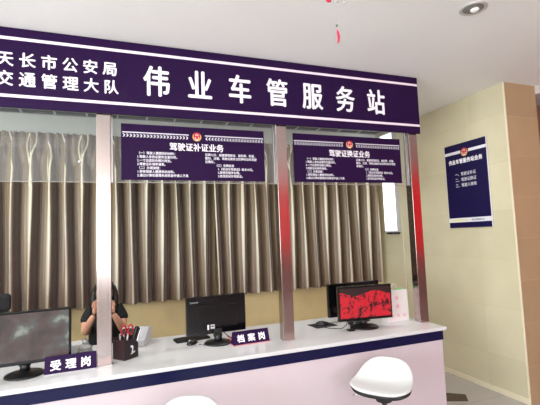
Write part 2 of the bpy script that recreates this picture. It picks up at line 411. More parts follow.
# ------------------------------------------------------------------ fascia sign
s = thing('header_sign', (0, 2.775, 2.38), 0, 'long dark purple header sign with large white Chinese characters between two white lines', 'sign')
b = MB(); b.b2((-2.4, 0, 0), (2.461, .018, .497), 'purple', .002)
b.b2((-2.4, -.0012, .420), (2.458, 0, .439), 'whitel'); b.b2((-2.4, -.0012, .060), (2.458, 0, .079), 'whitel')
def chars(b, txt, xs, z, size, sx, bold, y=-.001):
    for ch, x in zip(txt, xs): b.text(ch, 'white', face_y(x, y, z), size, bold, sx, 'CENTER')
n = 7; x0, x1 = .252, 2.02
chars(b, '伟业车管服务站', [x0+(x1-x0)*k/(n-1) for k in range(n)], .160, .222, .82, .022)
chars(b, '天长市公安局', [-.636+(.592)*k/5 for k in range(6)], .262, .098, .95, .026)
chars(b, '交通管理大队', [-.636+(.598)*k/5 for k in range(6)], .140, .098, .95, .026)
b.build('sign_panel', s)

# ------------------------------------------------------------------ acrylic screens and the notice boards stuck to them
for xa, xb, lab in ((-2.3, -.131, 'clear acrylic screen hanging under the sign left of the first steel post'),
                    (-.042, 1.119, 'clear acrylic screen behind the notice board nearest the person'),
                    (1.208, 2.351, 'clear acrylic screen behind the notice board nearest the wall light')):
    t = thing('acrylic_screen', ((xa+xb)/2, 2.845, 1.935), 0, lab, 'screen', 'acrylic screens hung between the posts')
    w = (xb-xa)/2
    b = MB(); b.poly([(-w, 0, .004), (w, 0, .004), (w, 0, .53), (-w, 0, .53)], 'acrylic'); b.build('acrylic_sheet', t)
    b = MB(); b.b2((-w, -.003, 0), (w, .003, .004), 'acedge'); b.build('polished_edge', t)
    if xa > -1:
        for sx in (-w+.001, w-.010): MB().b2((sx, -.008, .0), (sx+.009, .008, .53), 'alu').build('edge_channel', t)
    else:
        b = MB(); b.ball((w-.10, -.006, .13), .010, 'chrome'); b.build('fixing_stud', t)

def emblem(b, x, y, z, r, T0=None):
    """red shield disc in a golden wreath with a white heart"""
    def tr(dx, dz, dy=0): return (x+dx, y-dy, z+dz)
    def disc(cx, cz, rr, m, d, sz=1, n=20, a0=0, a1=2*PI):
        pts = [tr(cx+rr*math.cos(a0+(a1-a0)*k/n), cz+rr*sz*math.sin(a0+(a1-a0)*k/n), d) for k in range(n)]
        b.poly(pts, m, T=T0)
    disc(0, -r*.12, r*1.02, 'gold', .0012)
    disc(0, r*.12, r*.80, 'red', .0018, 1.05)
    disc(0, r*.22, r*.36, 'pwhite', .0022, .8); disc(0, r*.1, r*.26, 'red', .0026, .9)
    disc(-r*.34, -r*.34, r*.14, 'pwhite', .0024); disc(r*.34, -r*.34, r*.14, 'pwhite', .0024)
    disc(0, -r*.78, r*.34, 'pwhite', .002, .45)

def chevrons(b, x0, x1, z, h, direction, y):
    n = int(abs(x1-x0)/(h*1.0)); st = (x1-x0)/n
    for k in range(n):
        cx = x0+st*(k+.5); d = direction*h*.45; w = direction*h*.36
        for sg in (1, -1):
            p = [(cx-d, y, z+sg*h/2), (cx-d+w, y, z+sg*h/2), (cx+d*.6+w*.3, y, z), (cx+d*.6-w*.7, y, z)]
            b.poly(p, 'pwhite')

def notice(xa, xb, label, title, left, right):
    z0, z1 = 1.954, 2.336; w = xb-xa; cx = (xa+xb)/2
    t = thing('notice_board', (cx, 2.835, z0), 0, label, 'notice board', 'purple notice boards hung on the acrylic')
    b = MB(); H = z1-z0; hw = w/2
    b.b2((-hw, 0, 0), (hw, .006, H), 'purpled', .001)
    y = -.0006
    for sg in (-1, 1):
        a, e = sorted((sg*hw*.985, sg*.058))
        b.poly([(a, y, H-.062), (e, y, H-.062), (e, y, H-.055), (a, y, H-.055)], 'pwhite')
        chevrons(b, a, e, H-.080, .022, -sg, y)
    b.text(title, 'white', face_y(0, y, H-.168), .060, .02, .92, 'CENTER', .0003)
    for k, l in enumerate(left): b.text(l, 'pwhite', face_y(-hw+.10, y, H-.205-k*.0255), .0215, .028, .95, 'LEFT', .0003)
    for k, (l, ind) in enumerate(right): b.text(l, 'pwhite', face_y(.055+ind, y, H-.203-k*.0255), .0215, .028, .95, 'LEFT', .0003)
    b.build('printed_panel', t)
    e = MB(); emblem(e, 0, -.0005, H-.066, .031); e.build('emblem', t)
    return t
L1 = ['（一）驾驶人需提供的材料：', '1.驾驶人身份证原件及复印件。', '2.一寸白底彩色照片两张。', '3.驾驶证补领申请表。', '（二）办理流程：',
      '1.审核驾驶人需提供的材料。', '2.通过计算机管理系统核查申请人不具']
R1 = [('记满12分、被撤销驾驶证、被扣押、扣留、', 0), ('暂扣、注销、驾驶证被依法扣押机动车驾驶', 0), ('证情形。', 0), ('（三）收费标准', .07), ('1.《机动车驾驶证》每本10元。', .09),
      ('2.按规定程序办理。', .09), ('3.核发机动车驾驶证。', .09)]
notice(.021, 1.035, 'dark purple notice board with chevron border hanging nearer the seated person', '驾驶证补证业务', L1, R1)
notice(1.275, 2.283, 'dark purple notice board with chevron border hanging nearer the beige wall', '驾驶证换证业务', L1, R1)

# ------------------------------------------------------------------ poster on the beige wall
t = thing('wall_poster', (XR-.008, 3.135, 1.555), 0, 'tall indigo poster with an emblem and white Chinese writing on the beige tiled wall', 'poster')
b = MB(); hw = .262; H = .872
T = face_x(0, 0, 0)
b.b2((-hw, 0, 0), (hw, H, .006), 'navyp', .001, T)
b.b2((-hw-.006, -.001, -.001), (-hw, H, .004), 'pwhite', 0, T); b.b2((hw, -.001, -.001), (hw+.008, H, .004), 'pwhite', 0, T)
b.b2((-hw, .055, .006), (hw, .10, .0066), 'pwhite', 0, T); b.b2((-hw+.02, .065, .0066), (-.03, .085, .007), 'yellow', 0, T)
for sg in (-1, 1):
    a, e = sorted((sg*hw, sg*.05))
    b.b2((a, H-.105, .006), (e, H-.075, .0066), 'pwhite', 0, T)
b.text('伟业车管服务站业务', 'white', T @ Matrix.Translation((0, H-.205, .0065)), .052, .03, .92, 'CENTER', .0003)
for k, l in enumerate(('一、驾驶证补证', '二、驾驶证换证', '三、驾驶人体检')):
    b.text(l, 'pwhite', T @ Matrix.Translation((-.14, H-.335-k*.058, .0065)), .040, .015, .95, 'LEFT', .0003)
b.text('伟业车管服务站', 'navyp', T @ Matrix.Translation((.03, .068, .0068)), .022, .01, 1, 'LEFT', .0003)
b.build('printed_panel', t)
e = MB(); emblem(e, 0, 0, 0, .042, T @ Matrix.Translation((0, H-.095, .0065)) @ Matrix.Rotation(-PI/2, 4, 'X')); e.build('emblem', t)

# ------------------------------------------------------------------ tall wall light and its cable
t = thing('wall_light', (XR, 4.33, 1.52), 0, 'tall narrow glowing wall light on the beige wall beyond the counter', 'light')
b = MB(); b.b2((-.058, -.115, .01), (0, .135, 1.30), 'gplastic', .006); b.build('housing', t)
b = MB(); b.b2((-.066, -.105, .03), (-.057, .125, 1.28), 'tube', .003); b.build('diffuser', t)
for y in (-.11, .03): MB().b2((-.06, y, -.012), (-.02, y+.08, .008), 'blackm', .003).build('bracket', t)
tag(MB().tube([(XR-.012, 4.17, 1.60), (XR-.012, 4.175, 1.2), (XR-.014, 4.16, .8), (XR-.012, 4.17, .35), (XR-.012, 4.17, .06)], .006, 'cable').build('power_cable'),
    'thin pale cable running down the beige wall below the wall light', 'cable')

# ------------------------------------------------------------------ monitors
def monitor(loc, rz, label, w, h, zc, screen, base_r=.11, vent=False, marks=False, foot_y=.05):
    """screen faces local -Y; origin on the counter under the screen"""
    t = thing('computer_monitor', loc, rz, label, 'monitor')
    b = MB(); b.box((0, .018, zc), (w, .036, h), 'bezel', .005)
    b.box((0, .040, zc-.01), (w*.7, .012, h*.6), 'bezel', .005)
    if marks:
        b.text('Lenovo', 'gplastic', Matrix.Translation((w*.44, .0372, zc+h*.34)) @ Matrix.Rotation(PI, 4, 'Z') @ Matrix.Rotation(PI/2, 4, 'X'), .020, .0, 1, 'LEFT', .0003)
        b.box((w*.165, .062, zc-h*.30), (.012, .004, .035), 'pwhite'); b.box((w*.09, .062, zc-h*.29), (.03, .004, .03), 'gplastic')
        b.box((w*.09, .0642, zc-h*.28), (.02, .001, .008), 'blackm')
    b.build('casing', t)
    if screen:
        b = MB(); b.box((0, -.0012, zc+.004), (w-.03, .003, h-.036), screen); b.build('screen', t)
    b = MB(); b.box((0, .05, zc-h*.5+.01), (.065, .022, .06), 'black', .006)
    b.cyl((0, .055, .012), (0, .055, zc-h/2+.01), .03, 'black', .024); b.build('stand', t)
    b = MB()
    b.lathe([(base_r*1.0, 0), (base_r, .006), (base_r*.93, .012), (base_r*.4, .018), (.03, .022)], 'black', (0, foot_y, .0005), 36)
    b.build('base', t)
    return t
monitor((-.525, 2.81, CT), math.radians(4), 'wide black monitor with a hazy grey screen at the far left of the counter', .50, .31, .222, 'screen_grey', .105, foot_y=.03)
monitor((.675, 3.04, CT), math.radians(180+3), 'black monitor seen from its back beside the middle nameplate', .45, .275, .205, None, .10, marks=True)
monitor((1.860, 2.85, CT), math.radians(-7), 'black monitor with a red reflection painted on its screen near the right end of the counter', .47, .272, .202, 'screen_red', .115, foot_y=.045)
monitor((1.955, 3.2, CT), math.radians(180+2), 'black monitor facing away half hidden behind the red screen', .53, .285, .185, None, .115)

# ------------------------------------------------------------------ nameplates (folded wedge with lettering)
def nameplate(loc, rz, label, txt, w, h, face, edge):
    t = thing('nameplate', loc, rz, label, 'nameplate', 'purple nameplates on the counter')
    b = MB(); d = .035
    b.poly([(-w/2, 0, .006), (-w/2, d*.95, h), (-w/2, d*1.05, h), (-w/2, 2*d, .006)], face, (w, 0, 0))
    tilt = math.atan2(d*.95, h-.006)
    T = Matrix.Translation((0, -.0006, .006)) @ Matrix.Rotation(-tilt, 4, 'X') @ Matrix.Rotation(PI/2, 4, 'X')
    hh = h-.006; n = len(txt)
    for k, ch in enumerate(txt):
        b.text(ch, 'white', T @ Matrix.Translation(((k-(n-1)/2)*w*.29, hh*.24, .0003)), hh*.66, .03, 1.0, 'CENTER', .0003)
    b.build('wedge_board', t)
    b = MB(); b.b2((-w/2-.003, -.006, 0), (w/2+.003, 2*d+.004, .006), edge, .001)
    b.build('edge_strip', t)
    return t
M['pinkedge'] = mat('pink_edge', (206, 130, 140), .3, noise=.03)
M['silverb'] = mat('silver_edge', (190, 186, 190), .3, .3, noise=.02)
nameplate((-.272, 2.765, CT), math.radians(2), 'purple nameplate with white characters standing beside the left steel post', '受理岗', .282, .098, 'purple', 'silverb')
nameplate((.893, 2.845, CT), math.radians(3), 'purple nameplate with a pink base edge in front of the middle monitor', '档案岗', .275, .092, 'purpled', 'pinkedge')

# ------------------------------------------------------------------ crystal jar and white boxes behind the left nameplate
t = thing('crystal_ornament', (-.205, 2.93, CT), 0, 'small clear faceted crystal jar behind the left nameplate', 'jar')
b = MB(); b.lathe([(.040, 0), (.052, .012), (.050, .05), (.034, .072), (.036, .078)], 'crystal', n=10); bmesh.ops.scale(b.bm, vec=(1.15, 1.15, 1.15), verts=b.bm.verts); b.build('jar_body', t)
b = MB(); b.lathe([(.038, .0785), (.040, .088), (.022, .10), (.012, .112), (.018, .122), (.006, .132)], 'crystal', n=10); bmesh.ops.scale(b.bm, vec=(1.15, 1.15, 1.15), verts=b.bm.verts); b.build('lid', t)
t = thing('paper_box', (-.27, 3.08, CT), .1, 'plain white paper box between the left monitor and the crystal jar', 'box')
b = MB(); b.b2((-.07, -.06, 0), (.07, .06, .085), 'wplastic', .003); b.build('box_body', t)
b = MB(); b.b2((-.072, -.062, .086), (.072, .062, .10), 'wplastic', .003); b.build('lid', t)

# ------------------------------------------------------------------ pen organiser
t = thing('desk_organizer', (.040, 2.925, CT), math.radians(40), 'dark maroon desk organizer with a white printed mark beside the left steel post', 'organizer')
b = MB(); W, D, H = .112, .112, .125; th = .005
b.b2((-W/2, -D/2, 0), (W/2, D/2, th), 'maroon')
b.poly([(-W/2, -D/2, th), (W/2, -D/2, th), (W/2, -D/2, H*.75), (W/2-.05, -D/2, H), (-W/2, -D/2, H)], 'darkbox', (0, th, 0))
b.b2((-W/2, D/2-th, th), (W/2, D/2, H+.01), 'maroon'); b.b2((-W/2, -D/2+th, th), (-W/2+th, D/2-th, H), 'maroon')
b.poly([(W/2, -D/2+th, th), (W/2, D/2-th, th), (W/2, D/2-th, H+.01), (W/2, 0, H+.01), (W/2, -D/2+th, H*.75)], 'blackm', (-th, 0, 0))
b.b2((0, -D/2+th, th), (th, D/2-th, H*.9), 'maroon')
b.build('tray', t)
b = MB(); y = -D/2-.0008
for pts in ([(.0, .085), (.022, .085), (.030, .075), (.022, .068), (.004, .072)], [(.020, .07), (.032, .074), (.022, .035), (.012, .035)], [(.0, .028), (.045, .038), (.048, .046), (.012, .04)]):
    b.poly([(px*.8-.01, y, pz) for px, pz in pts], 'pwhite')
b.build('printed_mark', t)
def pen(x, y, tx, ty, m, L, lab, name='pen'):
    p = thing(name, (x, y, CT+.008), 0, lab, 'pen'); d = Vector((tx, ty, 1)).normalized()
    b = MB(); b.cyl((0, 0, 0), d*L, .0045, m, n=10); b.build('barrel', p)
    b = MB(); b.cyl(d*L, d*(L+.012), .0048, 'gplastic', .003, n=10); b.cyl(d*(L-.03)+Vector((.0055, 0, 0)), d*L+Vector((.0055, 0, 0)), .0014, 'chrome', n=6); b.build('pen_cap', p)
pen(.025, 2.93, .03, .02, 'blackm', .128, 'black pen standing upright in the desk organizer')
pen(.014, 2.955, -.08, .05, 'gplastic', .13, 'grey pen leaning left in the desk organizer')
pen(.038, 2.945, .12, .05, 'wplastic', .132, 'white pen leaning right in the desk organizer')
p = thing('scissors', (.045, 2.975, CT+.022), 0, 'scissors with red loop handles standing in the desk organizer', 'scissors')
b = MB()
for sg in (-1, 1):
    b.tube([(sg*.006+.016*(1-math.cos(a))*sg+.006, 0, .135+.032*math.sin(a)+.012) for a in [2*PI*k/16 for k in range(17)]], .0062, 'scis', 8)
b.build('handle', p)
b = MB(); b.box((.003, 0, .062), (.008, .002, .124), 'chrome'); b.box((.009, .003, .062), (.008, .002, .124), 'chrome'); b.build('blade', p)
p = thing('stapler', (.066, 2.935, CT+.04), math.radians(20), 'black stapler standing on end in the desk organizer', 'stapler')
Tt = Matrix.Rotation(.35, 4, 'Y')
b = MB(); b.box((0, 0, .085), (.030, .026, .15), 'black', .008, Tt); b.build('stapler_arm', p)
b = MB(); b.box((.024, 0, .08), (.008, .022, .14), 'chrome', .002, Tt); b.build('stapler_base', p)

# ticket machine: white wedge with dark display
t = thing('card_reader', (.10, 3.275, CT), math.radians(-20), 'white wedge shaped desk machine with a dark panel behind the organizer', 'machine')
b = MB(); b.poly([(-.09, -.09, 0), (-.09, .09, 0), (-.09, .09, .11), (-.09, .02, .12), (-.09, -.09, .045)], 'gplastic', (.20, 0, 0), bev=.006); b.build('body', t)
b = MB(); sl = math.atan2(.075, .11)
Tt = Matrix.Translation((0, -.035, .0845)) @ Matrix.Rotation(sl, 4, 'X')
b.box((-.04, 0, .001), (.08, .10, .006), 'blackm', .002, Tt); b.box((.06, 0, .001), (.06, .09, .004), 'gplastic', .001, Tt)
b.build('display', t)

# ------------------------------------------------------------------ keyboards, mice and cables
def keyboard(loc, rz, lab, w=.30, d=.11):
    t = thing('keyboard', loc, rz, lab, 'keyboard', None)
    b = MB(); b.b2((-w/2, -d/2, 0), (w/2, d/2, .012), 'blackm', .003); b.build('base', t)
    b = MB()
    for r in range(5):
        for k in range(14):
            if r == 0 and 4 <= k <= 8: continue
            b.box((-w/2+.014+k*(w-.028)/13, -d/2+.014+r*(d-.028)/4, .0145), ((w-.028)/13*.82, (d-.028)/4*.8, .006), 'black')
    b.box((-w/2+.014+6*(w-.028)/13, -d/2+.014, .0145), ((w-.028)/13*4.8, (d-.028)/4*.8, .006), 'black')
    b.build('keys', t)
def mouse(loc, rz, lab):
    t = thing('computer_mouse', loc, rz, lab, 'mouse')
    b = MB(); b.ball((0, 0, .006), .03, 'black', (1, 1.75, .95)); 
    bm = b.bm; bmesh.ops.bisect_plane(bm, geom=bm.verts[:]+bm.edges[:]+bm.faces[:], plane_co=(0, 0, 0), plane_no=(0, 0, -1), clear_outer=True)
    b.build('shell', t)
    b = MB(); b.cyl((-.004, -.028, .0305), (.004, -.028, .0305), .007, 'gplastic', n=12); b.build('scroll_wheel', t)
M['mousepad'] = mat('dark_mousepad', (26, 26, 30), .8, noise=.1, scale=40)
keyboard((.52, 3.19, CT), math.radians(8), 'black keyboard lying behind the middle monitor seen from its back', .26, .11)
mouse((.50, 3.055, CT), math.radians(-50), 'black computer mouse beside the back-facing monitor at the middle')
tag(MB().b2((-.10, -.08, 0), (.10, .08, .004), 'mousepad', .001).build('mouse_pad', None, (1.60, 3.12, CT), (0, 0, .1)), 'dark mouse pad lying left of the red screen', 'mouse pad')
mouse((1.595, 3.12, CT+.004), math.radians(70), 'black computer mouse on the dark pad left of the red screen')
tag(MB().tube([(.58, 3.0, CT+.004), (.555, 2.965, CT+.004), (.53, 2.98, CT+.004), (.545, 3.02, CT+.004), (.52, 3.05, CT+.006)], .0028, 'gplastic').build('mouse_cable'), 'thin silver cable curling beside the middle monitor base', 'cable')
tag(MB().tube([(.72, 3.0, CT+.075), (.75, 2.985, CT+.045), (.80, 2.97, CT+.01), (.84, 2.98, CT+.004), (.86, 3.06, CT+.004), (.88, 3.3, CT+.004)], .003, 'black').build('monitor_cable'), 'black cable looping from the middle monitor towards the nameplate', 'cable')
tag(MB().tube([(.745, 2.995, CT+.05), (.76, 2.96, CT+.02), (.775, 2.93, CT+.004), (.79, 2.96, CT+.004)], .0026, 'scis').build('video_plug'), 'short red plug lead at the foot of the middle monitor', 'cable')
tag(MB().tube([(1.55, 3.05, CT+.006), (1.60, 2.97, CT+.004), (1.67, 2.92, CT+.004), (1.70, 2.90, CT+.03), (1.75, 2.92, CT+.09)], .0028, 'black').build('mouse_cable'), 'black cable running from the mouse pad to the red screen', 'cable')

# phone/handset stub in front of red screen (small black clamp)
t = thing('phone_holder', (1.705, 2.84, CT), 0, 'small black phone holder at the left foot of the red screen', 'holder')
b = MB(); b.box((0, 0, .006), (.05, .05, .011), 'black', .003); b.build('base', t)
b = MB(); b.box((0, .0, .035), (.012, .012, .05), 'black', .003); b.box((0, -.004, .058), (.045, .01, .02), 'black', .003); b.build('bracket', t)

# ------------------------------------------------------------------ frosted bag with pink flowers
t = thing('gift_bag', (2.235, 2.975, CT), math.radians(-2), 'translucent white bag with small pink flowers and a green clip at the counter end', 'bag')
b = MB(); W, D, H = .215, .09, .262
b.poly([(-W/2, -D/2, 0), (W/2, -D/2, 0), (W/2-.002, -D/2+.015, H), (-W/2-.012, -D/2+.015, H)], 'bag')
b.poly([(-W/2, D/2, 0), (W/2, D/2, 0), (W/2-.002, D/2-.015, H), (-W/2-.012, D/2-.015, H)], 'bag')
b.poly([(-W/2, -D/2, 0), (-W/2, D/2, 0), (-W/2-.012, D/2-.015, H), (-W/2-.012, -D/2+.015, H)], 'bag')
b.poly([(W/2, -D/2, 0), (W/2, D/2, 0), (W/2-.002, D/2-.015, H), (W/2-.002, -D/2+.015, H)], 'bag')
b.b2((-W/2, -D/2, 0), (W/2, D/2, .002), 'bag')
def flower(cx, cz, r):
    for k in range(5):
        a = 2*PI*k/5+.3; px, pz = cx+r*.6*math.cos(a), cz+r*.6*math.sin(a)
        yy = -D/2+.015*pz/H-.0012
        b.poly([(px+r*.45*math.cos(2*PI*j/8), yy+.015/H*r*.45*math.sin(2*PI*j/8), pz+r*.45*math.sin(2*PI*j/8)) for j in range(8)], 'pink')
for fx, fz, r in ((.0, .195, .018), (.0, .125, .020), (-.06, .045, .014), (0, .05, .014), (.06, .048, .014)): flower(fx, fz, r)
b.build('bag_body', t)
b = MB(); b.box((.035, -.012, H+.003), (.075, .012, .016), 'green', .004); b.build('clip', t)
b = MB(); b.tube([(-.04+.08*k/12, .0, H-.01+.06*math.sin(PI*k/12)) for k in range(13)], .0025, 'bag'); b.build('bag_handle', t)

# ------------------------------------------------------------------ bar stools
def stool(loc, rz, lab):
    t = thing('bar_stool', loc, rz, lab, 'stool', 'white shell bar stools in front of the counter')
    SH = .60
    # shell: rounded trapezoid bowl, raised lip at the back (+Y) and sides
    def outline(a, s):
        ca, sa = math.cos(a), math.sin(a); e = .66
        x = math.copysign(abs(ca)**e, ca)*.180*s; y = math.copysign(abs(sa)**e, sa)*.168*s
        x *= 1-.12*(y/.168)
        return x, y
    N = 48
    def rise(x, y, s):
        side = (abs(x)/.21)**3*.012; back = max(0, (y+.06)/.24)**2*.125; front = max(0, (-y-.10)/.08)**2*-.014
        return side+back+front+.004*s
    def shell(th0, th1, m, grow=1):
        bm = bmesh.new(); rings = []
        ss = [.02, .2, .4, .6, .75, .87, .95, 1.0]
        for s_ in ss:
            rings.append([bm.verts.new((outline(2*PI*k/N, s_)[0], outline(2*PI*k/N, s_)[1], SH+th1+rise(*outline(2*PI*k/N, s_), s_))) for k in range(N)])
        lip = [bm.verts.new((outline(2*PI*k/N, 1.015)[0], outline(2*PI*k/N, 1.015)[1], SH+th1-.006+rise(*outline(2*PI*k/N, 1.0), 1))) for k in range(N)]
        rings.append(lip)
        for s_ in ss[::-1]:
            s2 = s_*.985
            rings.append([bm.verts.new((outline(2*PI*k/N, s2)[0], outline(2*PI*k/N, s2)[1], SH+th0+rise(*outline(2*PI*k/N, s_), s_)-(1-s_)*.02)) for k in range(N)])
        for A, B in zip(rings, rings[1:]):
            for k in range(N): bm.faces.new((A[k], A[(k+1) % N], B[(k+1) % N], B[k]))
        bm.faces.new(rings[0]); bm.faces.new(rings[-1][::-1]); bmesh.ops.recalc_face_normals(bm, faces=bm.faces)
        b = MB(); b._take(bm, m, None, True); return b
    shell(-.014, 0, 'wplastic').build('seat', t)
    u = shell(-.036, -.016, 'blackm'); bmesh.ops.scale(u.bm, vec=(.975, .975, 1), verts=u.bm.verts); u.build('seat_underside', t)
    b = MB(); b.cyl((0, 0, SH-.105), (0, 0, SH-.035), .05, 'blackm', .075); b.build('mount_plate', t)
    b = MB(); b.cyl((0, 0, .36), (0, 0, SH-.10), .019, 'chrome'); b.cyl((0, 0, .02), (0, 0, .37), .028, 'chrome'); b.build('gas_column', t)
    b = MB(); b.lathe([(.20, 0), (.20, .006), (.17, .014), (.05, .028), (.03, .06)], 'chrome', n=40); b.build('base', t)
    b = MB(); b.tube([(.16*math.sin(2*PI*k/24), -.08+.12*math.cos(2*PI*k/24), .28) for k in range(25)], .009, 'chrome'); b.cyl((0, 0, .262), (0, 0, .298), .034, 'chrome'); b.build('foot_ring', t)
    b = MB(); b.tube([(-.02, 0, SH-.075), (-.10, -.01, SH-.080), (-.165, -.03, SH-.084), (-.19, -.035, SH-.094)], .004, 'chrome'); b.build('lever', t)
    return t
st = stool((1.55, 2.23, 0), math.radians(-52), 'white shell bar stool before the right part of the counter')
s2 = copy_tree(st); s2.location = (.30, 2.10, 0); s2.rotation_euler = (0, 0, math.radians(-22)); s2['label'] = 'white shell bar stool below the middle nameplate, only its seat rim showing'

# ------------------------------------------------------------------ ceiling fittings
t = thing('ceiling_downlight', (2.03, 1.765, CEIL), 0, 'round recessed metal downlight in the white ceiling', 'light')
b = MB(); b.lathe([(.078, -.001), (.080, -.005), (.070, -.008), (.058, -.006), (.058, -.002)], 'refl', n=36); b.build('trim_ring', t)
b = MB(); b.lathe([(.057, -.0065), (.05, -.0068), (.03, -.0072)], 'dimrefl', n=30); b.build('reflector', t)
b = MB(); b.ball((.01, 0, -.010), .026, 'bulb', (1, 1, .45)); b.build('bulb', t)

t = thing('hanging_ornament', (.91, 1.5, CEIL), 0, 'red paper ornament on a pale thread hanging from the ceiling', 'ornament')
b = MB(); b.cyl((0, 0, 0), (0, 0, -.40), .0009, 'thread', n=6); b.tube([(-.045, 0, -.275), (-.02, 0, -.268), (.02, 0, -.268), (.05, 0, -.274)], .0015, 'thread'); b.build('thread', t)
b = MB(); b.tube([(.0, 0, -.435), (.004, 0, -.45), (.007, 0, -.47), (.004, 0, -.492), (-.001, 0, -.502)], [.002, .0052, .0062, .0045, .001], 'redpaper'); b.build('red_pendant', t)
b = MB(); b.ball((.0, 0, -.418), .005, 'greenbead'); b.ball((0, 0, -.428), .003, 'thread'); b.build('green_bead', t)
b = MB(); b.ball((-.035, 0, -.308), .011, 'redpaper', (1.2, .6, .8)); b.cyl((-.035, 0, -.27), (-.035, 0, -.3), .001, 'thread', n=6); b.build('red_charm', t)
b = MB(); b.ball((.006, 0, -.308), .008, 'gplastic', (1.2, .6, .7)); b.build('grey_charm', t)
b = MB(); b.ball((.045, 0, -.306), .007, 'thread', (1.3, .6, .6)); b.cyl((.045, 0, -.27), (.045, 0, -.3), .001, 'thread', n=6); b.build('pale_charm', t)

# ------------------------------------------------------------------ behind the camera: glowing red drapes and ticker board, added for the steel to reflect
t = thing('added_red_drape', (5.2, -4.5, 0), 0, 'added glowing red drape on the brown entrance wall, unseen, for reflections in the posts', 'drape')
b = MB(); bm = bmesh.new(); nn = 160; V = []
for z in (1.15, 2.85): V.append([bm.verts.new((-2.2+3.8*i/nn, .03*math.sin(i*.9), z)) for i in range(nn+1)])
for i in range(nn): bm.faces.new((V[0][i], V[0][i+1], V[1][i+1], V[1][i]))
b._take(bm, 'drapeglow', None, True); b.build('cloth', t)
b = MB(); b.cyl((-2.25, .0, 2.86), (1.65, .0, 2.86), .014, 'alu'); b.build('curtain_rod', t)
t = thing('added_red_drape', (6.98, -2.6, 0), PI/2, 'added glowing red drape on the brown wall at the far right, unseen, for reflections in the posts', 'drape')
b = MB(); bm = bmesh.new(); V = []
for z in (1.0, 2.85): V.append([bm.verts.new((-1.3+2.9*i/nn, .03*math.sin(i*.9), z)) for i in range(nn+1)])
for i in range(nn): bm.faces.new((V[0][i], V[0][i+1], V[1][i+1], V[1][i]))
b._take(bm, 'drapeglow', None, True); b.build('cloth', t)
b = MB(); b.cyl((-1.35, .0, 2.86), (1.65, .0, 2.86), .014, 'alu'); b.build('curtain_rod', t)
t = thing('added_ticker_board', (-.32, -4.35, 2.16), 0, 'added small glowing red board in the entrance window, unseen, for a reflection in the left post', 'sign')
b = MB(); b.b2((-.5, -.04, -.1), (.5, -.01, .1), 'blackm', .005); b.build('frame', t)
b = MB(); b.b2((-.47, -.008, -.085), (.47, .0, .085), 'led'); b.build('display', t)

# ------------------------------------------------------------------ seated person
def skin_chain(name, pts, edges, m, parent, sub=2, root=0, smooth=True):
    """pts: list of (x,y,z,rx[,ry]); edges between indices"""
    me = bpy.data.meshes.new(name); me.from_pydata([p[:3] for p in pts], edges, [])
    o = bpy.data.objects.new(name, me); COL.objects.link(o)
    mo = o.modifiers.new('s', 'SKIN'); mo.use_smooth_shade = True
    for i, p in enumerate(pts):
        v = me.skin_vertices[0].data[i]; v.radius = (p[3], p[4] if len(p) > 4 else p[3]); v.use_root = (i == root)
    sb = o.modifiers.new('u', 'SUBSURF'); sb.levels = sub; sb.render_levels = sub
    dg = bpy.context.evaluated_depsgraph_get(); dg.update()
    nm = bpy.data.meshes.new_from_object(o.evaluated_get(dg)); nm.materials.clear(); nm.materials.append(M[m])
    for p in nm.polygons: p.use_smooth = True
    bpy.data.objects.remove(o); bpy.data.meshes.remove(me)
    return nm
def join_meshes(name, lst, mats, parent):
    b = bmesh.new()
    for me, mi in lst:
        n0 = len(b.faces); b.from_mesh(me); b.faces.ensure_lookup_table()
        for f in b.faces[n0:]: f.material_index = mi
    me = bpy.data.meshes.new(name); b.to_mesh(me); b.free()
    for m in mats: me.materials.append(M[m])
    o = bpy.data.objects.new(name, me); COL.objects.link(o); o.parent = parent; return o

PX, PY = -.115, 3.86
P = thing('person', (PX, PY, 0), 0, 'seated dark-haired person in black short-sleeved top, hands raised, behind the left steel post', 'person')
# local frame: faces -Y. seat at .45, hips .52, shoulders ~1.0, head top 1.225
hipz = .50
body = []
pts = [(0, .06, .50, .11, .085), (0, .05, .62, .105, .078), (0, .03, .78, .115, .085), (0, .01, .90, .12, .085), (0, 0, .965, .075, .06), (0, -.015, 1.01, .042, .045), (0, -.025, 1.05, .042, .045),
       # right arm (viewer left)
       (-.125, .0, .955, .052), (-.140, -.03, .90, .044), (-.148, -.08, .80, .038), (-.135, -.16, .845, .035), (-.095, -.22, .925, .027), (-.075, -.24, .965, .022),
       (.125, .0, .955, .052), (.140, -.03, .90, .044), (.145, -.08, .80, .038), (.13, -.16, .845, .035), (.09, -.22, .925, .027), (.07, -.24, .965, .022),
       # legs
       (-.085, -.07, .49, .072), (-.11, -.25, .50, .072), (-.12, -.42, .49, .058), (-.12, -.40, .28, .048), (-.12, -.38, .08, .036), (-.12, -.47, .035, .032),
       (.085, -.07, .49, .072), (.11, -.25, .50, .072), (.12, -.42, .49, .058), (.12, -.40, .28, .048), (.12, -.38, .08, .036), (.12, -.47, .035, .032)]
edges = [(0, 1), (1, 2), (2, 3), (3, 4), (4, 5), (5, 6), (3, 7), (7, 8), (8, 9), (9, 10), (10, 11), (11, 12), (3, 13), (13, 14), (14, 15), (15, 16), (16, 17), (17, 18),
         (0, 19), (19, 20), (20, 21), (21, 22), (22, 23), (23, 24), (0, 25), (25, 26), (26, 27), (27, 28), (28, 29), (29, 30)]
parts = [(skin_chain('b', pts, edges, 'skin', P), 0)]
for v in parts[0][0].vertices:      # slimmer under the waistband
    if .40 < v.co.z < .70 and v.co.y > -.20:
        k = .80 if v.co.z < .62 else .80+.20*(v.co.z-.62)/.08
        v.co.x *= k; v.co.y = .03+(v.co.y-.03)*k
        if .48 < v.co.z < .62: v.co.z = .48+(v.co.z-.48)*.6
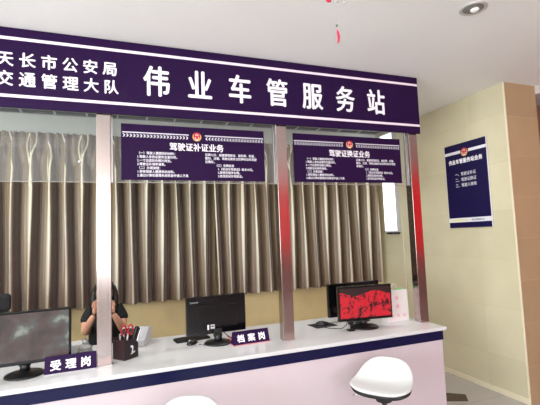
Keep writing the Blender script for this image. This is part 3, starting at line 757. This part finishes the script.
# head: shaped sphere
hb = MB(); bm = bmesh.new(); bmesh.ops.create_uvsphere(bm, u_segments=32, v_segments=24, radius=1)
for v in bm.verts:
    x, y, z = v.co
    wx = .072*(1-.22*max(0, -z)**1.5); yy = .090 if y < 0 else .088
    v.co = (x*wx, y*yy*(1-.10*max(0, -z)), z*.112)
    if y < -.2:
        # nose, eye sockets, chin, lips
        nx, nz = v.co.x, v.co.z
        v.co.y -= .018*math.exp(-(nx/.011)**2-((nz+.018)/.022)**2)
        for sx in (-1, 1): v.co.y += .008*math.exp(-((nx-sx*.029)/.016)**2-((nz-.008)/.012)**2)
        v.co.y -= .006*math.exp(-(nx/.02)**2-((nz+.058)/.008)**2)
        v.co.y -= .008*math.exp(-(nx/.022)**2-((nz+.095)/.02)**2)
HT = Matrix.Translation((0, -.045, 1.112)) @ Matrix.Rotation(math.radians(14), 4, 'X')
hb._take(bm, 'skin', HT, True)
for sx in (-1, 1):
    hb.ball((sx*.073, .0, -.005), .022, 'skin', (.3, .7, 1.1), HT)
    hb.ball((sx*.029, -.077, .008), .0085, 'eye', (1.2, .6, .6), HT, 10)
    hb.tube([(sx*.016, -.086, .026), (sx*.030, -.083, .030), (sx*.044, -.074, .025)], .0025, 'hair', 6, HT)
hb.ball((0, -.088, -.058), .009, 'lips', (1.9, .5, .45), HT, 12)
hm = bpy.data.meshes.new('h'); hb.bm.to_mesh(hm)
hb.bm.free()
# hands: palm + five fingers, closed round the phone
def hand(sg):
    out = []
    wx, wy, wz = sg*.07, -.24, .965
    palm = [(wx, wy, wz, .022, .014), (wx-sg*.006, wy-.008, wz+.035, .028, .014), (wx-sg*.010, wy-.014, wz+.068, .032, .013)]
    out.append(skin_chain('p', palm, [(0, 1), (1, 2)], 'skin', P, 1))
    for k, (L, off) in enumerate(((.060, -.025), (.070, -.009), (.066, .008), (.052, .024))):
        bx = wx-sg*.010+off*.9; by = wy-.016; bz = wz+.074-abs(off)*.15
        c = [(bx, by, bz-.012, .0088), (bx-sg*.004, by-.004, bz+L*.35, .0082), (bx-sg*.014, by-.016, bz+L*.62, .0075), (bx-sg*.026, by-.020, bz+L*.70, .0062)]
        out.append(skin_chain('f', c, [(0, 1), (1, 2), (2, 3)], 'skin', P, 1))
    c = [(wx-sg*.018, wy-.008, wz+.022, .011), (wx-sg*.036, wy-.022, wz+.044, .0098), (wx-sg*.040, wy-.034, wz+.068, .0085), (wx-sg*.036, wy-.040, wz+.086, .0070)]
    out.append(skin_chain('f', c, [(0, 1), (1, 2), (2, 3)], 'skin', P, 1))
    return out
for sg in (-1, 1):
    for m_ in hand(sg): parts.append((m_, 0))
bo = bmesh.new()
for me_, mi in parts:
    bo.from_mesh(me_)
for f in bo.faces: f.material_index = 0; f.smooth = True
n0 = len(bo.faces); bo.from_mesh(hm); bo.faces.ensure_lookup_table()
mm = bpy.data.meshes.new('body'); bo.to_mesh(mm); bo.free()
for m_ in hb.mats: mm.materials.append(m_)
o = bpy.data.objects.new('body', mm); COL.objects.link(o); o.parent = P
# clothing
sh = [(0, .065, .42, .165, .135), (0, .05, .62, .148, .118), (0, .03, .78, .142, .105), (0, .01, .90, .138, .10), (0, .0, .955, .085, .07),
      (-.115, .0, .965, .056), (-.140, -.030, .905, .056), (-.150, -.055, .862, .050), (.115, .0, .965, .056), (.140, -.030, .905, .056), (.150, -.055, .862, .050), (0, .0, .985, .055, .052)]
me = skin_chain('s', sh, [(0, 1), (1, 2), (2, 3), (3, 4), (3, 5), (5, 6), (6, 7), (3, 8), (8, 9), (9, 10), (4, 11)], 'shirt', P)
for v in me.vertices: pass
o = bpy.data.objects.new('shirt', me); COL.objects.link(o); o.parent = P
tr_ = [(0, .06, .52, .125, .10), (-.095, -.07, .49, .088), (-.11, -.25, .50, .082), (-.12, -.42, .49, .068), (-.12, -.40, .28, .058), (-.12, -.38, .10, .05),
       (.095, -.07, .49, .088), (.11, -.25, .50, .082), (.12, -.42, .49, .068), (.12, -.40, .28, .058), (.12, -.38, .10, .05), (0, .055, .62, .132, .104)]
me = skin_chain('t', tr_, [(0, 1), (1, 2), (2, 3), (3, 4), (4, 5), (0, 6), (6, 7), (7, 8), (8, 9), (9, 10), (0, 11)], 'jeans', P)
o = bpy.data.objects.new('trousers', me); COL.objects.link(o); o.parent = P
for sx in (-1, 1): MB().box((sx*.12, -.43, .035), (.085, .24, .068), 'blackm', .02).build('shoe', P)
# hair: cap plus long side locks over the shoulders
b = MB(); bm = bmesh.new(); bmesh.ops.create_uvsphere(bm, u_segments=32, v_segments=20, radius=1)
for v in bm.verts:
    x, y, z = v.co; v.co = (x*.086, y*.102+.010, z*.122+.006)
dele = [f for f in bm.faces if f.calc_center_median().y < -.038 and f.calc_center_median().z < .052]
bmesh.ops.delete(bm, geom=dele, context='FACES')
b._take(bm, 'hair', HT, True)
for sx in (-1, 1):
    b.tube([(sx*.070, -.035, 1.165), (sx*.082, -.035, 1.11), (sx*.086, -.035, 1.05), (sx*.080, -.045, .99), (sx*.078, -.07, .93)], [.018, .026, .028, .024, .006], 'hair', 12)
    b.tube([(sx*.055, .03, 1.13), (sx*.075, .04, 1.06), (sx*.080, .05, 1.0), (sx*.075, .06, .90)], [.03, .035, .032, .008], 'hair', 12)
b.build('hair', P)
t = thing('mobile_phone', (PX, PY-.30, .995), 0, 'dark mobile phone held in both hands by the seated person', 'phone')
b = MB(); b.box((0, .018, .035), (.070, .009, .14), 'blackm', .004, Matrix.Rotation(-.25, 4, 'X')); b.build('phone_body', t)
b = MB(); b.box((0, .0235, .035), (.062, .001, .128), 'bezel', 0, Matrix.Rotation(-.25, 4, 'X')); b.build('screen', t)

# office chairs behind the counter
def office_chair(loc, rz, lab, back=True):
    t = thing('office_chair', loc, rz, lab, 'chair', None)
    b = MB(); b.box((0, 0, .41 if back else .365), (.46 if back else .36, .46 if back else .36, .06), 'fabric', .025); b.build('seat', t)
    if back:
        b = MB(); b.box((0, .225, .80), (.44, .045, .44), 'fabric', .02); b.build('backrest', t)
        b = MB(); b.box((0, .235, 1.09), (.42, .06, .14), 'fabric', .025); b.build('headrest', t)
        b = MB(); b.tube([(0, .15, .37), (0, .27, .42), (0, .27, .6), (0, .255, .8), (0, .25, 1.1)], .018, 'blackm'); b.build('back_frame', t)
        for sx in (-1, 1): b = MB(); b.tube([(sx*.2, .05, .38), (sx*.27, .05, .42), (sx*.27, .05, .62)], .014, 'blackm'); b.box((sx*.27, .0, .63), (.06, .25, .03), 'blackm', .01); b.build('armrest', t)
    b = MB(); b.cyl((0, 0, .10), (0, 0, .34), .028, 'chrome'); b.build('gas_column', t)
    for k in range(5):
        a = 2*PI*k/5+.3; b = MB(); b.tube([(0, 0, .11), (.13*math.cos(a), .13*math.sin(a), .09), (.27*math.cos(a), .27*math.sin(a), .065)], [.028, .02, .014], 'blackm')
        l = b.build('leg', t)
        b = MB(); b.cyl((.27*math.cos(a)-.018*math.sin(a), .27*math.sin(a)+.018*math.cos(a), .027), (.27*math.cos(a)+.018*math.sin(a), .27*math.sin(a)-.018*math.cos(a), .027), .026, 'blackm'); b.build('caster', l)
    return t
office_chair((-1.03, 3.64, 0), math.radians(0), 'black office chair with a headrest rising behind the left monitor')
office_chair((PX, PY+.06, 0), 0, 'backless black swivel seat under the seated person', False)

# ------------------------------------------------------------------ lights
def area(name, loc, rot, sx, sy, power, col):
    l = bpy.data.lights.new(name, 'AREA'); l.shape = 'RECTANGLE'; l.size = sx; l.size_y = sy; l.energy = power; l.color = col
    o = bpy.data.objects.new(name, l); COL.objects.link(o); o.location = loc; o.rotation_euler = rot; return o
area('rear_window_daylight', (-.6, -4.5, 1.8), (PI/2+.35, 0, 0), 6.2, 1.8, 190, (.93, .965, 1))
area('left_window_daylight', (-4.0, -.8, 1.8), (0, -PI/2-.5, 0), 1.5, 5.0, 330, (.88, .96, .99))
area('ceiling_panel_lamp', (-1.0, -.2, CEIL-.02), (0, 0, 0), 1.2, .6, 8, (1, 1, 1))
area('ceiling_panel_lamp', (1.6, -.6, CEIL-.02), (0, 0, 0), 1.2, .6, 6, (1, .95, .97))
area('back_room_lamp', (-1.0, 3.3, CEIL-.02), (0, 0, 0), 1.2, .4, 24, (1, 1, .98))
area('back_room_lamp', (1.7, 3.3, CEIL-.02), (0, 0, 0), 1.2, .4, 20, (1, .98, .93))

w = bpy.data.worlds.new('World'); sc.world = w; w.use_nodes = True
bg = w.node_tree.nodes['Background']; sky = w.node_tree.nodes.new('ShaderNodeTexSky'); sky.sky_type = 'NISHITA'; sky.sun_disc = False; sky.sun_elevation = math.radians(40)
mixn = w.node_tree.nodes.new('ShaderNodeMix'); mixn.data_type = 'RGBA'; mixn.inputs['Factor'].default_value = .85; mixn.inputs['B'].default_value = (1, .99, .98, 1)
w.node_tree.links.new(sky.outputs[0], mixn.inputs['A']); w.node_tree.links.new(mixn.outputs['Result'], bg.inputs['Color'])
bg.inputs['Strength'].default_value = .9

# ------------------------------------------------------------------ camera
f_px, yaw, pitch, roll = 405.59, .3594331, .0807432, -.0376204
fw = Vector((math.sin(yaw)*math.cos(pitch), math.cos(yaw)*math.cos(pitch), math.sin(pitch)))
r0 = Vector((math.cos(yaw), -math.sin(yaw), 0)); u0 = r0.cross(fw)
R_ = r0*math.cos(roll)+u0*math.sin(roll); U_ = -r0*math.sin(roll)+u0*math.cos(roll)
cd = bpy.data.cameras.new('camera'); cam = bpy.data.objects.new('camera', cd); COL.objects.link(cam)
mw = Matrix((R_, U_, -fw)).transposed().to_4x4(); mw.translation = (0, 0, 1.55); cam.matrix_world = mw
cd.sensor_width = 36; cd.sensor_fit = 'HORIZONTAL'; cd.lens = 36*f_px/540; cd.clip_start = .05
sc.camera = cam
sc.view_settings.view_transform = 'Standard'; sc.view_settings.look = 'None'; sc.view_settings.exposure = 0
sc.cycles.use_denoising = True
sc.cycles.max_bounces = 8; sc.cycles.transparent_max_bounces = 12
try: sc.cycles.sample_clamp_indirect = 6
except Exception: pass
